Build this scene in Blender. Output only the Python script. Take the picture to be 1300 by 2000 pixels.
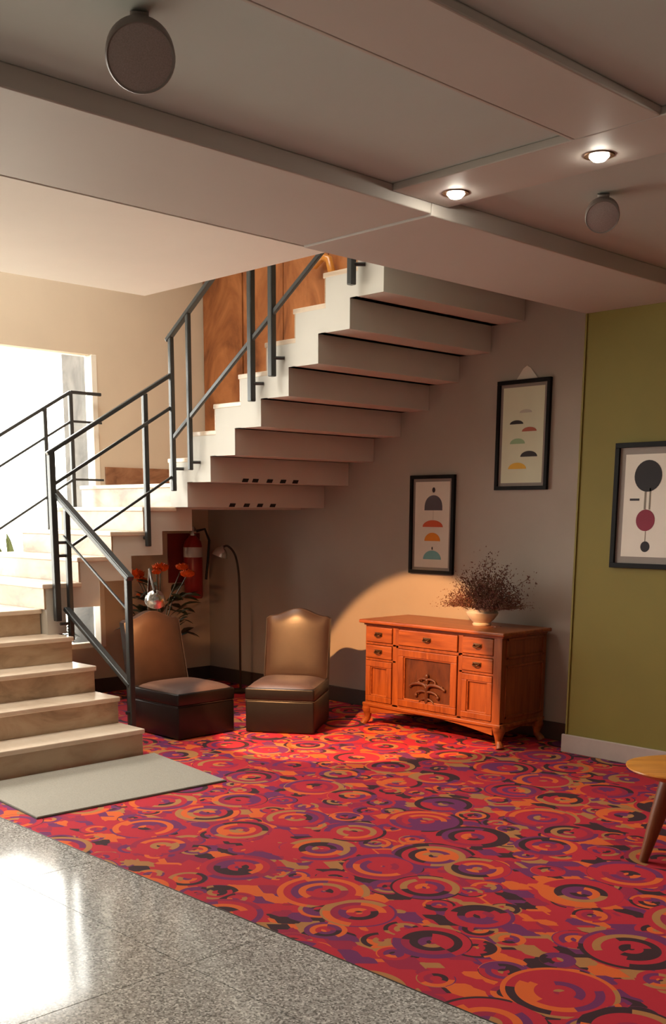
import bpy, bmesh, math, random
from mathutils import Vector, Matrix

# ------------------------------------------------------------------ reset, camera, world, exposure
for o in list(bpy.data.objects): bpy.data.objects.remove(o)
scene = bpy.context.scene
C = scene.collection
PI = math.pi

YAW, PITCH, ROLL = 0.80325, -0.19675, 0.00355
EYE = Vector((0, 0, 1.55))
cam_d = bpy.data.cameras.new('camera')
cam = bpy.data.objects.new('camera', cam_d); C.objects.link(cam)
fw = Vector((-math.sin(YAW)*math.cos(PITCH), math.cos(YAW)*math.cos(PITCH), math.sin(PITCH)))
rt = Vector((math.cos(YAW), math.sin(YAW), 0)); up = rt.cross(fw)
rt, up = math.cos(ROLL)*rt + math.sin(ROLL)*up, -math.sin(ROLL)*rt + math.cos(ROLL)*up
cam.matrix_world = Matrix(((rt.x, up.x, -fw.x, EYE.x), (rt.y, up.y, -fw.y, EYE.y), (rt.z, up.z, -fw.z, EYE.z), (0, 0, 0, 1)))
cam_d.sensor_fit = 'VERTICAL'; cam_d.sensor_height = 36.0
cam_d.lens = 36.0*2101.63/2000
cam_d.shift_x = (650-620.58)/2000
cam_d.shift_y = (1419.98-1000)/2000
cam_d.clip_end = 200
scene.camera = cam

world = bpy.data.worlds.new('daylight'); scene.world = world
world.use_nodes = True
bg = world.node_tree.nodes['Background']
bg.inputs['Color'].default_value = (1.0, 0.975, 0.89, 1); bg.inputs['Strength'].default_value = 13.0

vs = scene.view_settings
vs.view_transform = 'Standard'; vs.look = 'None'; vs.gamma = 1.0; vs.use_curve_mapping = False
vs.exposure = 0.12

# light portal in the big window opening (guides sky light only)
pl = bpy.data.lights.new('window_portal', 'AREA'); pl.shape = 'RECTANGLE'; pl.size = 5.15; pl.size_y = 2.4
po = bpy.data.objects.new('window_portal', pl); C.objects.link(po)
po.location = (-8.3, 2.55, 1.6); po.rotation_euler = (PI/2, 0, -PI/2)
pl.cycles.is_portal = True
# and one in the added skylight over the stairwell
pl2 = bpy.data.lights.new('added_skylight_portal', 'AREA'); pl2.shape = 'RECTANGLE'; pl2.size = 2.0; pl2.size_y = 3.6
po2 = bpy.data.objects.new('added_skylight_portal', pl2); C.objects.link(po2)
po2.location = (-6.4, 3.2, 5.75)
pl2.cycles.is_portal = True

# ------------------------------------------------------------------ helpers
def lin(c):
    return tuple(((v/255)/12.92 if v/255 <= 0.04045 else ((v/255+0.055)/1.055)**2.4) for v in c)

class N:
    """small node-tree writer"""
    def __init__(self, name):
        self.m = bpy.data.materials.new(name); self.m.use_nodes = True
        self.t = self.m.node_tree; self.b = self.t.nodes['Principled BSDF']
    def n(self, typ, **kw):
        x = self.t.nodes.new(typ)
        for k, v in kw.items(): setattr(x, k, v)
        return x
    def l(self, a, b): self.t.links.new(a, b)
    def put(self, sock, v):
        if hasattr(v, 'links') or isinstance(v, bpy.types.NodeSocket): self.l(v, sock)
        else: sock.default_value = v
    def math(self, op, a, b=0.0, c=0.0):
        x = self.n('ShaderNodeMath', operation=op)
        self.put(x.inputs[0], a); self.put(x.inputs[1], b); self.put(x.inputs[2], c)
        return x.outputs[0]
    def ramp(self, fac, stops, interp='LINEAR'):
        x = self.n('ShaderNodeValToRGB'); x.color_ramp.interpolation = interp
        el = x.color_ramp.elements
        while len(el) < len(stops): el.new(0.5)
        for e, (p, c) in zip(el, stops): e.position = p; e.color = (*c, 1)
        self.l(fac, x.inputs[0]); return x.outputs[0]
    def mix(self, fac, a, b):
        x = self.n('ShaderNodeMix', data_type='RGBA')
        self.put(x.inputs[0], fac); self.put(x.inputs[6], a if not isinstance(a, tuple) else (*a, 1)); self.put(x.inputs[7], b if not isinstance(b, tuple) else (*b, 1))
        return x.outputs[2]
    def coord(self): return self.n('ShaderNodeTexCoord').outputs['Object']
    def noise(self, v, scale, detail=4, rough=.55, dist=0):
        x = self.n('ShaderNodeTexNoise'); x.inputs['Scale'].default_value = scale; x.inputs['Detail'].default_value = detail
        x.inputs['Roughness'].default_value = rough; x.inputs['Distortion'].default_value = dist
        if v is not None: self.l(v, x.inputs['Vector'])
        return x.outputs['Fac']
    def scale(self, v, s, rot=(0, 0, 0)):
        x = self.n('ShaderNodeMapping'); x.inputs['Scale'].default_value = s; x.inputs['Rotation'].default_value = rot
        self.l(v, x.inputs['Vector']); return x.outputs[0]
    def bump(self, h, strength=.2, dist=.01):
        x = self.n('ShaderNodeBump'); x.inputs['Strength'].default_value = strength; x.inputs['Distance'].default_value = dist
        self.l(h, x.inputs['Height']); self.l(x.outputs[0], self.b.inputs['Normal'])
    def col(self, c):
        self.put(self.b.inputs['Base Color'], c if not isinstance(c, tuple) else (*c, 1)); return self
    def rough(self, r): self.put(self.b.inputs['Roughness'], r); return self

def plain(name, c, rough=.6, metal=0, vary=.06, scale=9, bump=0, bscale=60, spec=.5):
    m = N(name); v = m.coord(); base = lin(c)
    f = m.noise(v, scale, 5)
    m.col(m.ramp(f, [(.3, tuple(max(0, x*(1-vary)) for x in base)), (.7, tuple(min(1, x*(1+vary)) for x in base))]))
    m.rough(rough); m.b.inputs['Metallic'].default_value = metal; m.b.inputs['Specular IOR Level'].default_value = spec
    if bump: m.bump(m.noise(v, bscale, 3), bump, .004)
    return m.m

def wood(name, dark, light, grain=(3, 40, 40), rough=.35, bump=.05):
    m = N(name); v = m.coord(); s = m.scale(v, grain)
    f = m.noise(s, 1.0, 6, .6, .6); g = m.noise(v, 3, 3)
    a = m.ramp(f, [(.3, lin(dark)), (.68, lin(light))])
    m.col(m.mix(m.math('MULTIPLY', g, .35), a, lin(tuple(x*.72 for x in dark)))); m.rough(rough); m.bump(f, bump, .002)
    return m.m

def marble(name, c0, c1, c2, rough=.3, scale=2.2, stretch=(1, 1, 2.4)):
    m = N(name); v = m.scale(m.coord(), stretch)
    f = m.noise(v, scale, 7, .62, 1.6); g = m.noise(v, scale*5, 5, .6, .8)
    a = m.ramp(f, [(.32, lin(c0)), (.47, lin(c1)), (.62, lin(c2))])
    m.col(m.mix(m.math('MULTIPLY', g, .35), a, lin(c1))); m.rough(rough)
    return m.m

def bmnew(): return bmesh.new()
def merge(bm, tmp, M=None):
    if M is not None: bmesh.ops.transform(tmp, matrix=M, verts=tmp.verts)
    me = bpy.data.meshes.new('t'); tmp.to_mesh(me); tmp.free(); bm.from_mesh(me); bpy.data.meshes.remove(me)
    return bm
def box(bm, x0, x1, y0, y1, z0, z1, bev=0, M=None, seg=2):
    t = bmesh.new(); bmesh.ops.create_cube(t, size=1)
    for v in t.verts: v.co = Vector((x0+(v.co.x+.5)*(x1-x0), y0+(v.co.y+.5)*(y1-y0), z0+(v.co.z+.5)*(z1-z0)))
    if bev: bmesh.ops.bevel(t, geom=t.edges[:], offset=bev, segments=seg, affect='EDGES', profile=.5)
    return merge(bm, t, M)
def prism(bm, pts, axis, a, b, bev=0, M=None):
    """extrude polygon pts (u,v) along axis between a and b; u,v are the other axes in xyz order"""
    t = bmesh.new()
    def P(u, v, w): return {'x': (w, u, v), 'y': (u, w, v), 'z': (u, v, w)}[axis]
    lo = [t.verts.new(P(u, v, a)) for u, v in pts]; hi = [t.verts.new(P(u, v, b)) for u, v in pts]
    n = len(pts); t.faces.new(lo); t.faces.new(hi[::-1])
    for i in range(n): t.faces.new((lo[i], lo[(i+1) % n], hi[(i+1) % n], hi[i]))
    bmesh.ops.recalc_face_normals(t, faces=t.faces)
    if bev: bmesh.ops.bevel(t, geom=t.edges[:], offset=bev, segments=2, affect='EDGES', profile=.5)
    return merge(bm, t, M)
def tube(bm, pts, r, n=10, cap=True, M=None):
    pts = [Vector(p) for p in pts]; rs = r if isinstance(r, (list, tuple)) else [r]*len(pts)
    t = bmesh.new(); rings = []; nrm = None
    for i, p in enumerate(pts):
        d = (pts[min(i+1, len(pts)-1)]-pts[max(i-1, 0)]).normalized()
        if nrm is None:
            nrm = d.orthogonal().normalized()
        nrm = (nrm-d*nrm.dot(d)).normalized(); bi = d.cross(nrm)
        rings.append([t.verts.new(p+rs[i]*(math.cos(2*PI*k/n)*nrm+math.sin(2*PI*k/n)*bi)) for k in range(n)])
    for a, b in zip(rings, rings[1:]):
        for k in range(n): t.faces.new((a[k], a[(k+1) % n], b[(k+1) % n], b[k]))
    if cap: t.faces.new(rings[0][::-1]); t.faces.new(rings[-1])
    return merge(bm, t, M)
def bar(bm, p, q, w, h, bev=.003):
    """rectangular bar from p to q, w across, h upright"""
    p, q = Vector(p), Vector(q); d = q-p; L = d.length; d.normalize()
    upv = Vector((0, 0, 1)) if abs(d.z) < .95 else Vector((0, 1, 0))
    s = upv.cross(d).normalized(); u = d.cross(s)
    M = Matrix(((d.x, s.x, u.x, p.x), (d.y, s.y, u.y, p.y), (d.z, s.z, u.z, p.z), (0, 0, 0, 1)))
    return box(bm, 0, L, -w/2, w/2, -h/2, h/2, bev, M)
def lathe(bm, prof, n=32, M=None):
    t = bmesh.new(); rings = []
    for r, z in prof:
        rings.append([t.verts.new((r*math.cos(2*PI*k/n), r*math.sin(2*PI*k/n), z)) for k in range(n)] if r > 1e-6 else [t.verts.new((0, 0, z))])
    for a, b in zip(rings, rings[1:]):
        for k in range(n):
            f = [a[k % len(a)], a[(k+1) % len(a)], b[(k+1) % len(b)], b[k % len(b)]]
            f = list(dict.fromkeys(f))
            if len(f) > 2: t.faces.new(f)
    bmesh.ops.recalc_face_normals(t, faces=t.faces)
    return merge(bm, t, M)
def ball(bm, c, r, u=12, v=8, sc=(1, 1, 1)):
    t = bmesh.new(); bmesh.ops.create_uvsphere(t, u_segments=u, v_segments=v, radius=r)
    return merge(bm, t, Matrix.Translation(c) @ Matrix.Diagonal((*sc, 1)))
def surf(bm, f, nu, nv):
    """grid surface f(u,v), u,v in 0..1"""
    g = [[bm.verts.new(f(i/nu, j/nv)) for j in range(nv+1)] for i in range(nu+1)]
    for i in range(nu):
        for j in range(nv): bm.faces.new((g[i][j], g[i+1][j], g[i+1][j+1], g[i][j+1]))
    return bm

ROOT = {}
def tag(o, label=None, cat=None, group=None, kind=None):
    if label: o['label'] = label
    if cat: o['category'] = cat
    if group: o['group'] = group
    if kind: o['kind'] = kind
    return o
def thing(name, label=None, cat=None, loc=(0, 0, 0), rotz=0, group=None, kind=None):
    o = bpy.data.objects.new(name, None); C.objects.link(o)
    o.location = loc; o.rotation_euler = (0, 0, rotz); o.empty_display_size = .1
    ROOT[o] = Matrix.Translation(loc) @ Matrix.Rotation(rotz, 4, 'Z')
    return tag(o, label, cat, group, kind)
def obj(name, bm, m, parent=None, world=False, smooth=None):
    """link bm as one mesh; world=True: coordinates are world ones and become local to the parent's root"""
    if world and parent is not None:
        bmesh.ops.transform(bm, matrix=ROOT[parent].inverted(), verts=bm.verts)
    me = bpy.data.meshes.new(name); bm.to_mesh(me); bm.free()
    if smooth is not None:
        for p in me.polygons: p.use_smooth = True
        me.set_sharp_from_angle(angle=math.radians(smooth))
    me.materials.append(m)
    o = bpy.data.objects.new(name, me); C.objects.link(o)
    if parent is not None:
        o.parent = parent; ROOT[o] = ROOT[parent]
    return o
def again(name, o, parent, loc=(0, 0, 0), rot=(0, 0, 0)):
    c = o.copy(); C.objects.link(c); c.parent = parent; c.location = loc; c.rotation_euler = rot; return c

# ------------------------------------------------------------------ materials
M_ = {}
M_['taupe'] = plain('taupe_wall_paint', (169, 158, 146), .75, vary=.04, scale=2.5, bump=.03, bscale=120)
M_['leftpaint'] = plain('daylit_taupe_paint', (206, 188, 164), .75, vary=.03, scale=2.5, bump=.03, bscale=120)  # wall paint lightened, daylight on the left wall put into its colour
M_['olive'] = plain('olive_wall_paint', (124, 111, 42), .7, vary=.05, scale=2.5, bump=.03, bscale=120)
M_['ceil'] = plain('ceiling_paint', (182, 188, 184), .7, vary=.03, scale=1.5)
M_['beam'] = plain('beam_paint', (184, 177, 170), .6, vary=.03, scale=1.5)
M_['cream'] = plain('cream_stair_paint', (206, 202, 192), .6, vary=.03, scale=3)
M_['whiteceil'] = plain('white_soffit_paint', (240, 235, 224), .75, vary=.02, scale=2)
M_['skirt'] = plain('dark_skirting', (66, 58, 52), .5, vary=.08)
M_['palebase'] = plain('pale_skirting', (176, 160, 150), .5, vary=.05)
M_['brownbase'] = marble('brown_stone_skirting', (104, 66, 44), (140, 96, 68), (160, 114, 84), .35, 3)
M_['marble'] = marble('beige_marble', (126, 102, 80), (178, 150, 122), (194, 170, 142), .28, 1.6)
M_['tread'] = marble('pale_marble_tread', (196, 170, 146), (218, 196, 172), (230, 212, 190), .22, 1.4)
M_['rust'] = marble('rust_brown_stone', (96, 52, 26), (150, 88, 48), (184, 118, 70), .3, 1.5, (1.6, 1, .8))
M_['greymarble'] = marble('pale_grey_marble', (150, 142, 135), (196, 190, 180), (220, 214, 204), .4, 3, (1, 1, 1))
M_['iron'] = plain('dark_grey_painted_steel', (62, 64, 64), .35, metal=.35, vary=.1)
M_['frame_black'] = plain('black_wood_frame', (17, 16, 16), .6, vary=.1, spec=.2)
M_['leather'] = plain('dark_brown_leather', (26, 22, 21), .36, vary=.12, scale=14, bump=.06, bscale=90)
M_['backleather'] = plain('glow_lightened_back_leather', (60, 43, 35), .36, vary=.12, scale=12, bump=.05, bscale=90)  # chair leather lightened on the backs, warm lamp glow put into the colour
M_['seatleather'] = plain('pale_seat_leather', (92, 76, 72), .36, vary=.1, scale=10, bump=.05, bscale=90)  # seat cushions in a paler tone than the chair base
M_['piping'] = plain('leather_piping', (70, 58, 54), .4)
M_['oak'] = wood('orange_oak', (122, 58, 22), (176, 96, 42), (5, 5, 60)[::-1] if False else (28, 28, 3), .38)
M_['oakh'] = wood('orange_oak_cross_grain', (126, 60, 24), (182, 102, 48), (3, 28, 28), .34)
M_['carved'] = wood('dark_carved_oak', (74, 38, 20), (112, 62, 32), (20, 20, 6), .4)
M_['bronze'] = plain('aged_bronze', (96, 66, 42), .35, metal=.8)
M_['tablewood'] = wood('honey_table_wood', (186, 112, 40), (224, 150, 62), (3, 22, 22), .3)
M_['tableleg'] = wood('brown_table_leg', (104, 56, 26), (140, 80, 38), (18, 18, 3), .4)
M_['chrome'] = plain('chrome', (214, 212, 208), .22, metal=1, vary=.02)
M_['lampstem'] = plain('dark_bronze_lamp_stem', (58, 46, 38), .35, metal=.6)
M_['ceramic'] = plain('white_glazed_ceramic', (206, 196, 180), .18, vary=.05, scale=20)
M_['paper'] = plain('print_paper', (222, 214, 200), .8, vary=.02)
M_['paper2'] = plain('greenish_print_paper', (214, 216, 190), .8, vary=.02)
M_['mount'] = plain('grey_mount_board', (142, 132, 124), .8, vary=.04)
M_['grille'] = plain('dark_speaker_grille', (146, 130, 126), .7, vary=.15, scale=260)
M_['grillering'] = plain('grey_speaker_ring', (118, 106, 100), .5)
M_['mat'] = plain('grey_beige_mat', (152, 145, 132), .9, vary=.12, scale=140, bump=.3, bscale=300)
M_['matedge'] = plain('dark_mat_edge', (92, 84, 76), .9)
M_['extred'] = plain('extinguisher_red', (150, 30, 26), .3, vary=.05)
M_['black'] = plain('black_rubber', (24, 24, 25), .5)
M_['white'] = plain('white_label', (214, 208, 200), .6)
M_['leaf'] = plain('dark_green_leaf', (46, 52, 30), .45, vary=.35, scale=14)
M_['leaf2'] = plain('fresh_green_leaf', (74, 84, 26), .45, vary=.25, scale=14)
M_['rose'] = plain('orange_petal', (232, 96, 24), .55, vary=.2, scale=30)
M_['dried'] = plain('dried_dusky_flower', (112, 68, 56), .85, vary=.35, scale=40)
M_['driedpale'] = plain('dried_pale_sprig', (132, 96, 76), .85, vary=.3, scale=40)
M_['stem'] = plain('dry_stem', (110, 82, 56), .8)
M_['winframe'] = plain('white_window_frame', (236, 228, 212), .4, vary=.02)
M_['pave'] = plain('outdoor_paving', (190, 184, 172), .9, vary=.1)
M_['hatch'] = plain('upper_floor_plaster', (214, 200, 182), .8, vary=.03)
for k, c in dict(a_grey=(92, 88, 94), a_red=(206, 88, 54), a_orange=(222, 136, 40), a_teal=(120, 176, 178), a_dark=(58, 56, 58), a_green=(150, 180, 140),
                 a_pale=(190, 186, 172), a_brick=(176, 100, 80), a_yellow=(224, 178, 70), a_black=(42, 40, 42), a_wine=(132, 44, 62), a_stone=(132, 122, 108)).items():
    M_[k] = plain('ink_'+k[2:], c, .8, vary=.05)

def emit(name, c, s):
    m = N(name); m.col(c); m.b.inputs['Emission Color'].default_value = (*c, 1); m.b.inputs['Emission Strength'].default_value = s; return m.m
M_['lens'] = emit('lit_lamp_lens', (1.0, .93, .78), 90)
M_['bulb'] = emit('lit_warm_bulb', (1.0, .47, .17), 40)

def glass_mat():
    m = N('window_glass'); t = m.t
    tr = m.n('ShaderNodeBsdfTransparent'); gl = m.n('ShaderNodeBsdfGlossy'); gl.inputs['Roughness'].default_value = .02
    fr = m.n('ShaderNodeFresnel'); fr.inputs['IOR'].default_value = 1.3
    mx = m.n('ShaderNodeMixShader'); m.l(fr.outputs[0], mx.inputs[0]); m.l(tr.outputs[0], mx.inputs[1]); m.l(gl.outputs[0], mx.inputs[2])
    m.l(mx.outputs[0], t.nodes['Material Output'].inputs['Surface']); return m.m
M_['glass'] = glass_mat()

def carpet_mat():
    m = N('retro_ring_carpet'); v = m.coord()
    # slight wobble of the woven drawing
    RED, PUR, ORA, BLK, OCH, WINE = map(lin, ((188, 44, 58), (112, 50, 96), (222, 102, 46), (52, 42, 46), (176, 122, 72), (156, 42, 70)))
    pal = [(0, RED), (.22, PUR), (.40, WINE), (.50, ORA), (.63, BLK), (.78, RED), (.88, OCH)]
    # scattered shard background
    v1 = m.n('ShaderNodeTexVoronoi', distance='CHEBYCHEV'); v1.inputs['Scale'].default_value = 9.0; m.l(m.scale(v, (1, 1.5, 1), (0, 0, .6)), v1.inputs['Vector'])
    sep = m.n('ShaderNodeSeparateColor'); m.l(v1.outputs['Color'], sep.inputs[0])
    base = m.ramp(sep.outputs[0], [(0, RED), (.34, WINE), (.46, ORA), (.58, PUR), (.72, RED), (.82, OCH), (.91, BLK)], 'CONSTANT')
    def rings(scale, rnd, offs, R, nr, col):
        vo = m.n('ShaderNodeTexVoronoi'); vo.inputs['Scale'].default_value = scale; vo.inputs['Randomness'].default_value = rnd
        ad = m.n('ShaderNodeVectorMath', operation='ADD'); ad.inputs[1].default_value = offs; m.l(v, ad.inputs[0]); m.l(ad.outputs[0], vo.inputs['Vector'])
        vo.voronoi_dimensions = '2D'
        sb = m.n('ShaderNodeVectorMath', operation='SUBTRACT'); m.l(ad.outputs[0], sb.inputs[0]); m.l(vo.outputs['Position'], sb.inputs[1])
        sx = m.n('ShaderNodeSeparateXYZ'); m.l(sb.outputs[0], sx.inputs[0])
        ang = m.math('DIVIDE', m.math('ARCTAN2', sx.outputs[1], sx.outputs[0]), 2*PI)
        dist = vo.outputs['Distance']
        sc = m.n('ShaderNodeSeparateColor'); m.l(vo.outputs['Color'], sc.inputs[0])
        idx = m.math('FLOOR', m.math('ADD', m.math('MULTIPLY', dist, nr/R), m.math('MULTIPLY', sc.outputs[1], .7)))
        # arcs: each ring is cut into a few segments of its own colour
        wn0 = m.n('ShaderNodeTexWhiteNoise', noise_dimensions='2D'); cb0 = m.n('ShaderNodeCombineXYZ'); m.l(idx, cb0.inputs[0]); m.l(sc.outputs[0], cb0.inputs[1]); m.l(cb0.outputs[0], wn0.inputs['Vector'])
        seg = m.math('FLOOR', m.math('MULTIPLY', m.math('FRACT', m.math('ADD', ang, wn0.outputs['Value'])), 2.6))
        cb = m.n('ShaderNodeCombineXYZ'); m.l(idx, cb.inputs[0]); m.l(seg, cb.inputs[1]); m.l(m.math('MULTIPLY', sc.outputs[2], 37.0), cb.inputs[2])
        wn = m.n('ShaderNodeTexWhiteNoise', noise_dimensions='3D'); m.l(cb.outputs[0], wn.inputs['Vector'])
        rc = m.ramp(wn.outputs['Value'], pal, 'CONSTANT')
        lim = m.math('ADD', m.math('MULTIPLY', sc.outputs[0], .35*R), .72*R)
        return m.mix(m.math('LESS_THAN', dist, lim), col, rc)
    c = rings(4.6, .85, (3.3, 1.7, 0), .40, 4, base)
    c = rings(2.45, .55, (.4, .9, 0), .46, 6, c)
    pile = m.noise(v, 420, 2, .6)
    c = m.mix(m.math('MULTIPLY', pile, .25), c, lin((120, 50, 56)))
    m.col(c); m.rough(.95); m.b.inputs['Specular IOR Level'].default_value = .15; m.bump(pile, .35, .003)
    return m.m
M_['carpet'] = carpet_mat()

def terrazzo_mat():
    m = N('grey_terrazzo'); v = m.coord()
    vo = m.n('ShaderNodeTexVoronoi'); vo.inputs['Scale'].default_value = 150; m.l(v, vo.inputs['Vector'])
    sc = m.n('ShaderNodeSeparateColor'); m.l(vo.outputs['Color'], sc.inputs[0])
    a = m.ramp(sc.outputs[0], [(0, lin((104, 102, 98))), (.2, lin((150, 147, 142))), (.55, lin((186, 183, 178))), (.88, lin((222, 220, 214)))], 'CONSTANT')
    b = m.noise(v, 5, 4)
    m.col(m.mix(m.math('MULTIPLY', b, .4), a, lin((150, 144, 138)))); m.rough(.11)
    return m.m
M_['terrazzo'] = terrazzo_mat()

# ------------------------------------------------------------------ the setting
XL, YB, YG, XG = -8.0, 6.3, 6.02, -3.88     # left wall, back wall, olive wall, olive wall's end
ZT = 5.6                                     # ceiling of the storey above
XR, YF = 3.0, -2.2                           # walls behind and beside the camera
ZB = 2.76                                    # underside of the big beam and slab

floor = thing('floor', kind='structure')
b = bmnew(); box(b, XL-.3, XR+.3, YF-.3, YB+.3, -.12, -.02); obj('subfloor', b, M_['skirt'], floor)
b = bmnew(); box(b, XL, XR, 2.545, YB, -.02, 0); obj('carpet', b, M_['carpet'], floor)['label'] = 'red carpet woven with orange, purple and black rings'
xs = [XL]+[-2.85+1.2*k for k in range(-4, 5)]+[XR]; ys = [YF]+[2.115-1.2*k for k in range(4, -1, -1)]+[2.54]
for i in range(len(xs)-1):
    for j in range(len(ys)-1):
        b = bmnew(); box(b, xs[i]+.0012, xs[i+1]-.0012, ys[j]+.0012, ys[j+1]-.0012, -.02, 0, .0008, seg=1); obj('terrazzo_slab', b, M_['terrazzo'], floor)
b = bmnew(); box(b, XL, XR, 2.540, 2.545, -.02, .001); obj('edge_strip', b, M_['skirt'], floor)

# left wall with the tall window opening (y 0..5.15, z .40..2.82)
wl = thing('wall_left', kind='structure')
WY0, WY1, WZ0, WZ1 = 0.0, 5.15, .40, 2.82
b = bmnew()
box(b, XL-.15, XL, YF-.3, WY0, 0, ZT); box(b, XL-.15, XL, WY1, YB+.15, 0, ZT)
box(b, XL-.15, XL, WY0, WY1, 0, WZ0); box(b, XL-.15, XL, WY0, WY1, WZ1, ZT)
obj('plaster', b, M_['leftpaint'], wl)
wb = thing('wall_back', kind='structure')
b = bmnew(); box(b, XL, XG, YB, YB+.15, 0, ZT); obj('plaster', b, M_['taupe'], wb)
wg = thing('wall_right', kind='structure')
b = bmnew(); box(b, XG, XR+.15, YG, YB+.15, 0, ZB+.1); obj('plaster', b, M_['olive'], wg)
b = bmnew(); box(b, XG-.0, XG+.012, YG-.008, YG+.01, .12, ZB); obj('corner_bead', b, M_['olive'], wg)
for nm, a in (('wall_camera_side', (XL-.15, XR+.15, YF-.15, YF, 0, ZT)), ('wall_far_right', (XR, XR+.15, YF, YB, 0, ZT)), ('wall_upper', (XG, XR+.15, YB, YB+.15, ZB+.1, ZT))):
    b = bmnew(); box(b, *a); tag(obj(nm, b, M_['taupe']), kind='structure')
# skirtings
b = bmnew(); box(b, XL, XG-.001, YB-.018, YB, 0, .125, .003); tag(obj('baseboard_back', b, M_['skirt']), kind='structure')
b = bmnew(); box(b, XL, XL+.018, 3.83, YB-.02, 0, .125, .003); tag(obj('baseboard_left', b, M_['skirt']), kind='structure')
b = bmnew(); box(b, XG-.02, XR, YG-.02, YG, 0, .12, .004); tag(obj('baseboard_right', b, M_['palebase']), kind='structure')
b = bmnew(); box(b, XL, XL+.02, 5.2, 6.27, 10*.1762, 10*.1762+.16, .003); tag(obj('baseboard_landing', b, M_['brownbase']), kind='structure')

# window in the left wall
wn = thing('window_1', kind='structure')
b = bmnew(); box(b, XL-.1, XL+.01, WY1-.05, WY1, WZ0, WZ1, .004); box(b, XL-.1, XL-.02, WY0, WY0+.05, WZ0, WZ1, .004)
box(b, XL-.1, XL-.02, WY0, WY1, WZ0, WZ0+.04, .004)
for y in (1.7, 3.4): box(b, XL-.1, XL-.05, y-.025, y+.025, WZ0, WZ1, .004)
obj('window_frame', b, M_['winframe'], wn)
ed = [WY0+.05, 1.675, 1.725, 3.375, 3.425, WY1-.05]
for i in (0, 2, 4):
    b = bmnew(); box(b, XL-.078, XL-.072, ed[i], ed[i+1], WZ0+.04, WZ1); obj('pane', b, M_['glass'], wn)
b = bmnew(); box(b, -30, XL-.15, -20, 25, -.15, -.02); tag(obj('ground', b, M_['pave']), kind='structure')
b = bmnew(); box(b, -8.56, XL-.16, 5.16, 5.55, 0, 3.3, .006); tag(obj('pilaster', b, marble('shade_dimmed_facade_stone', (44, 42, 40), (64, 61, 58), (78, 75, 71), .85, 3, (1, 1, 1))), kind='structure')  # pilaster stone coloured darker to stand in for the shadow on it
for o in (C.objects['ground'], C.objects['pilaster']): pass

# ceiling over the hall: recessed panels between beams, plus the white slab by the stairs
ce = thing('ceiling', kind='structure')
XA, XB0, XB1, YC0, YC1 = -3.11, -2.27, -1.95, 3.40, 3.74
b = bmnew(); box(b, XG, XR+.15, YF-.15, YB+.15, 2.83, 3.52); obj('panel', b, M_['ceil'], ce)
b = bmnew(); box(b, XG, XA, YF, 3.64, ZB, 2.83, .005); obj('edge_beam', b, M_['beam'], ce)
b = bmnew(); box(b, XG, XA, 3.642, YG, ZB-.008, 2.83, .005); obj('edge_beam', b, M_['beam'], ce)
b = bmnew(); box(b, XA+.002, XR, YC0, YC1, 2.80, 2.83, .004); obj('cross_beam', b, M_['beam'], ce)
b = bmnew(); box(b, XB0, XB1, YF, YC0-.002, 2.80, 2.83, .006); obj('ceiling_beam', b, M_['beam'], ce)
b = bmnew(); box(b, XB0-.015, XB0, YF, YC0-.002, 2.80, 2.812, .003); obj('edge_moulding', b, M_['beam'], ce)
b = bmnew(); box(b, -5.375, XG-.012, YF, 3.80, ZB, 3.52); obj('white_slab', b, M_['whiteceil'], ce)
b = bmnew(); box(b, XG-.012, XG, YF, 3.80, ZB+.02, 3.52); obj('shadow_gap', b, M_['skirt'], ce)
KX0, KX1, KY0, KY1 = -7.4, -5.4, 1.4, 5.0     # unseen skylight, added to brighten the stairs and left wall
cu = thing('ceiling_upper_storey', kind='structure')
b = bmnew()
for a in ((XL-.15, KX0, YF-.15, YB+.15), (KX1, XR+.15, YF-.15, YB+.15), (KX0, KX1, YF-.15, KY0), (KX0, KX1, KY1, YB+.15)): box(b, a[0], a[1], a[2], a[3], ZT, ZT+.12)
obj('plaster', b, M_['hatch'], cu)
w2 = thing('added_skylight', kind='structure')
b = bmnew()
for x in (KX0, (KX0+KX1)/2-.025, KX1-.05): box(b, x, x+.05, KY0, KY1, ZT+.02, ZT+.10)
for y in (KY0, 3.2, KY1-.05): box(b, KX0, KX1, y, y+.05, ZT+.021, ZT+.099)
obj('window_frame', b, M_['winframe'], w2)
b = bmnew(); box(b, KX0, KX1, KY0, KY1, ZT+.055, ZT+.06); obj('pane', b, M_['glass'], w2)

# ------------------------------------------------------------------ staircase
R = .1762
st = thing('staircase', 'marble staircase turning twice, with white stepped side and open stepped underside', 'staircase', (-6.7, 3.9, 0))
YS0, YS1 = 2.55, 3.93
def step(n, body, tread, riser, bodymat='cream'):
    s = obj('step', body, M_[bodymat], st, world=True)
    obj('tread', tread, M_['tread'], s, world=True)
    if riser is not None: obj('riser', riser, M_['marble'], s, world=True)
    return s
T = .032
X1 = [-5.68-.273*i for i in range(5)]      # lower flight, climbing towards the window
for n in range(1, 5):
    x0, x1 = X1[n], X1[n-1]
    b = bmnew(); box(b, x0-.025, x1-.03, YS0+.02, YS1-.015, 0 if n == 1 else .0, n*R-T)
    t = bmnew(); box(t, x0-.03, x1, YS0, YS1, n*R-T, n*R, .006)
    r = bmnew(); box(r, x1-.03, x1-.015, YS0+.01, YS1-.01, (n-1)*R, n*R-T, .002)
    step(n, b, t, r)
b = bmnew(); box(b, XL, X1[4]-.03, YS0+.02, 3.84, 0, 5*R-T)
t = bmnew(); box(t, XL, X1[4], YS0, 3.85, 5*R-T, 5*R, .006)
r = bmnew(); box(r, X1[4]-.03, X1[4]-.015, YS0+.01, 3.84, 4*R, 5*R-T, .002)
step(5, b, t, r)
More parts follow.
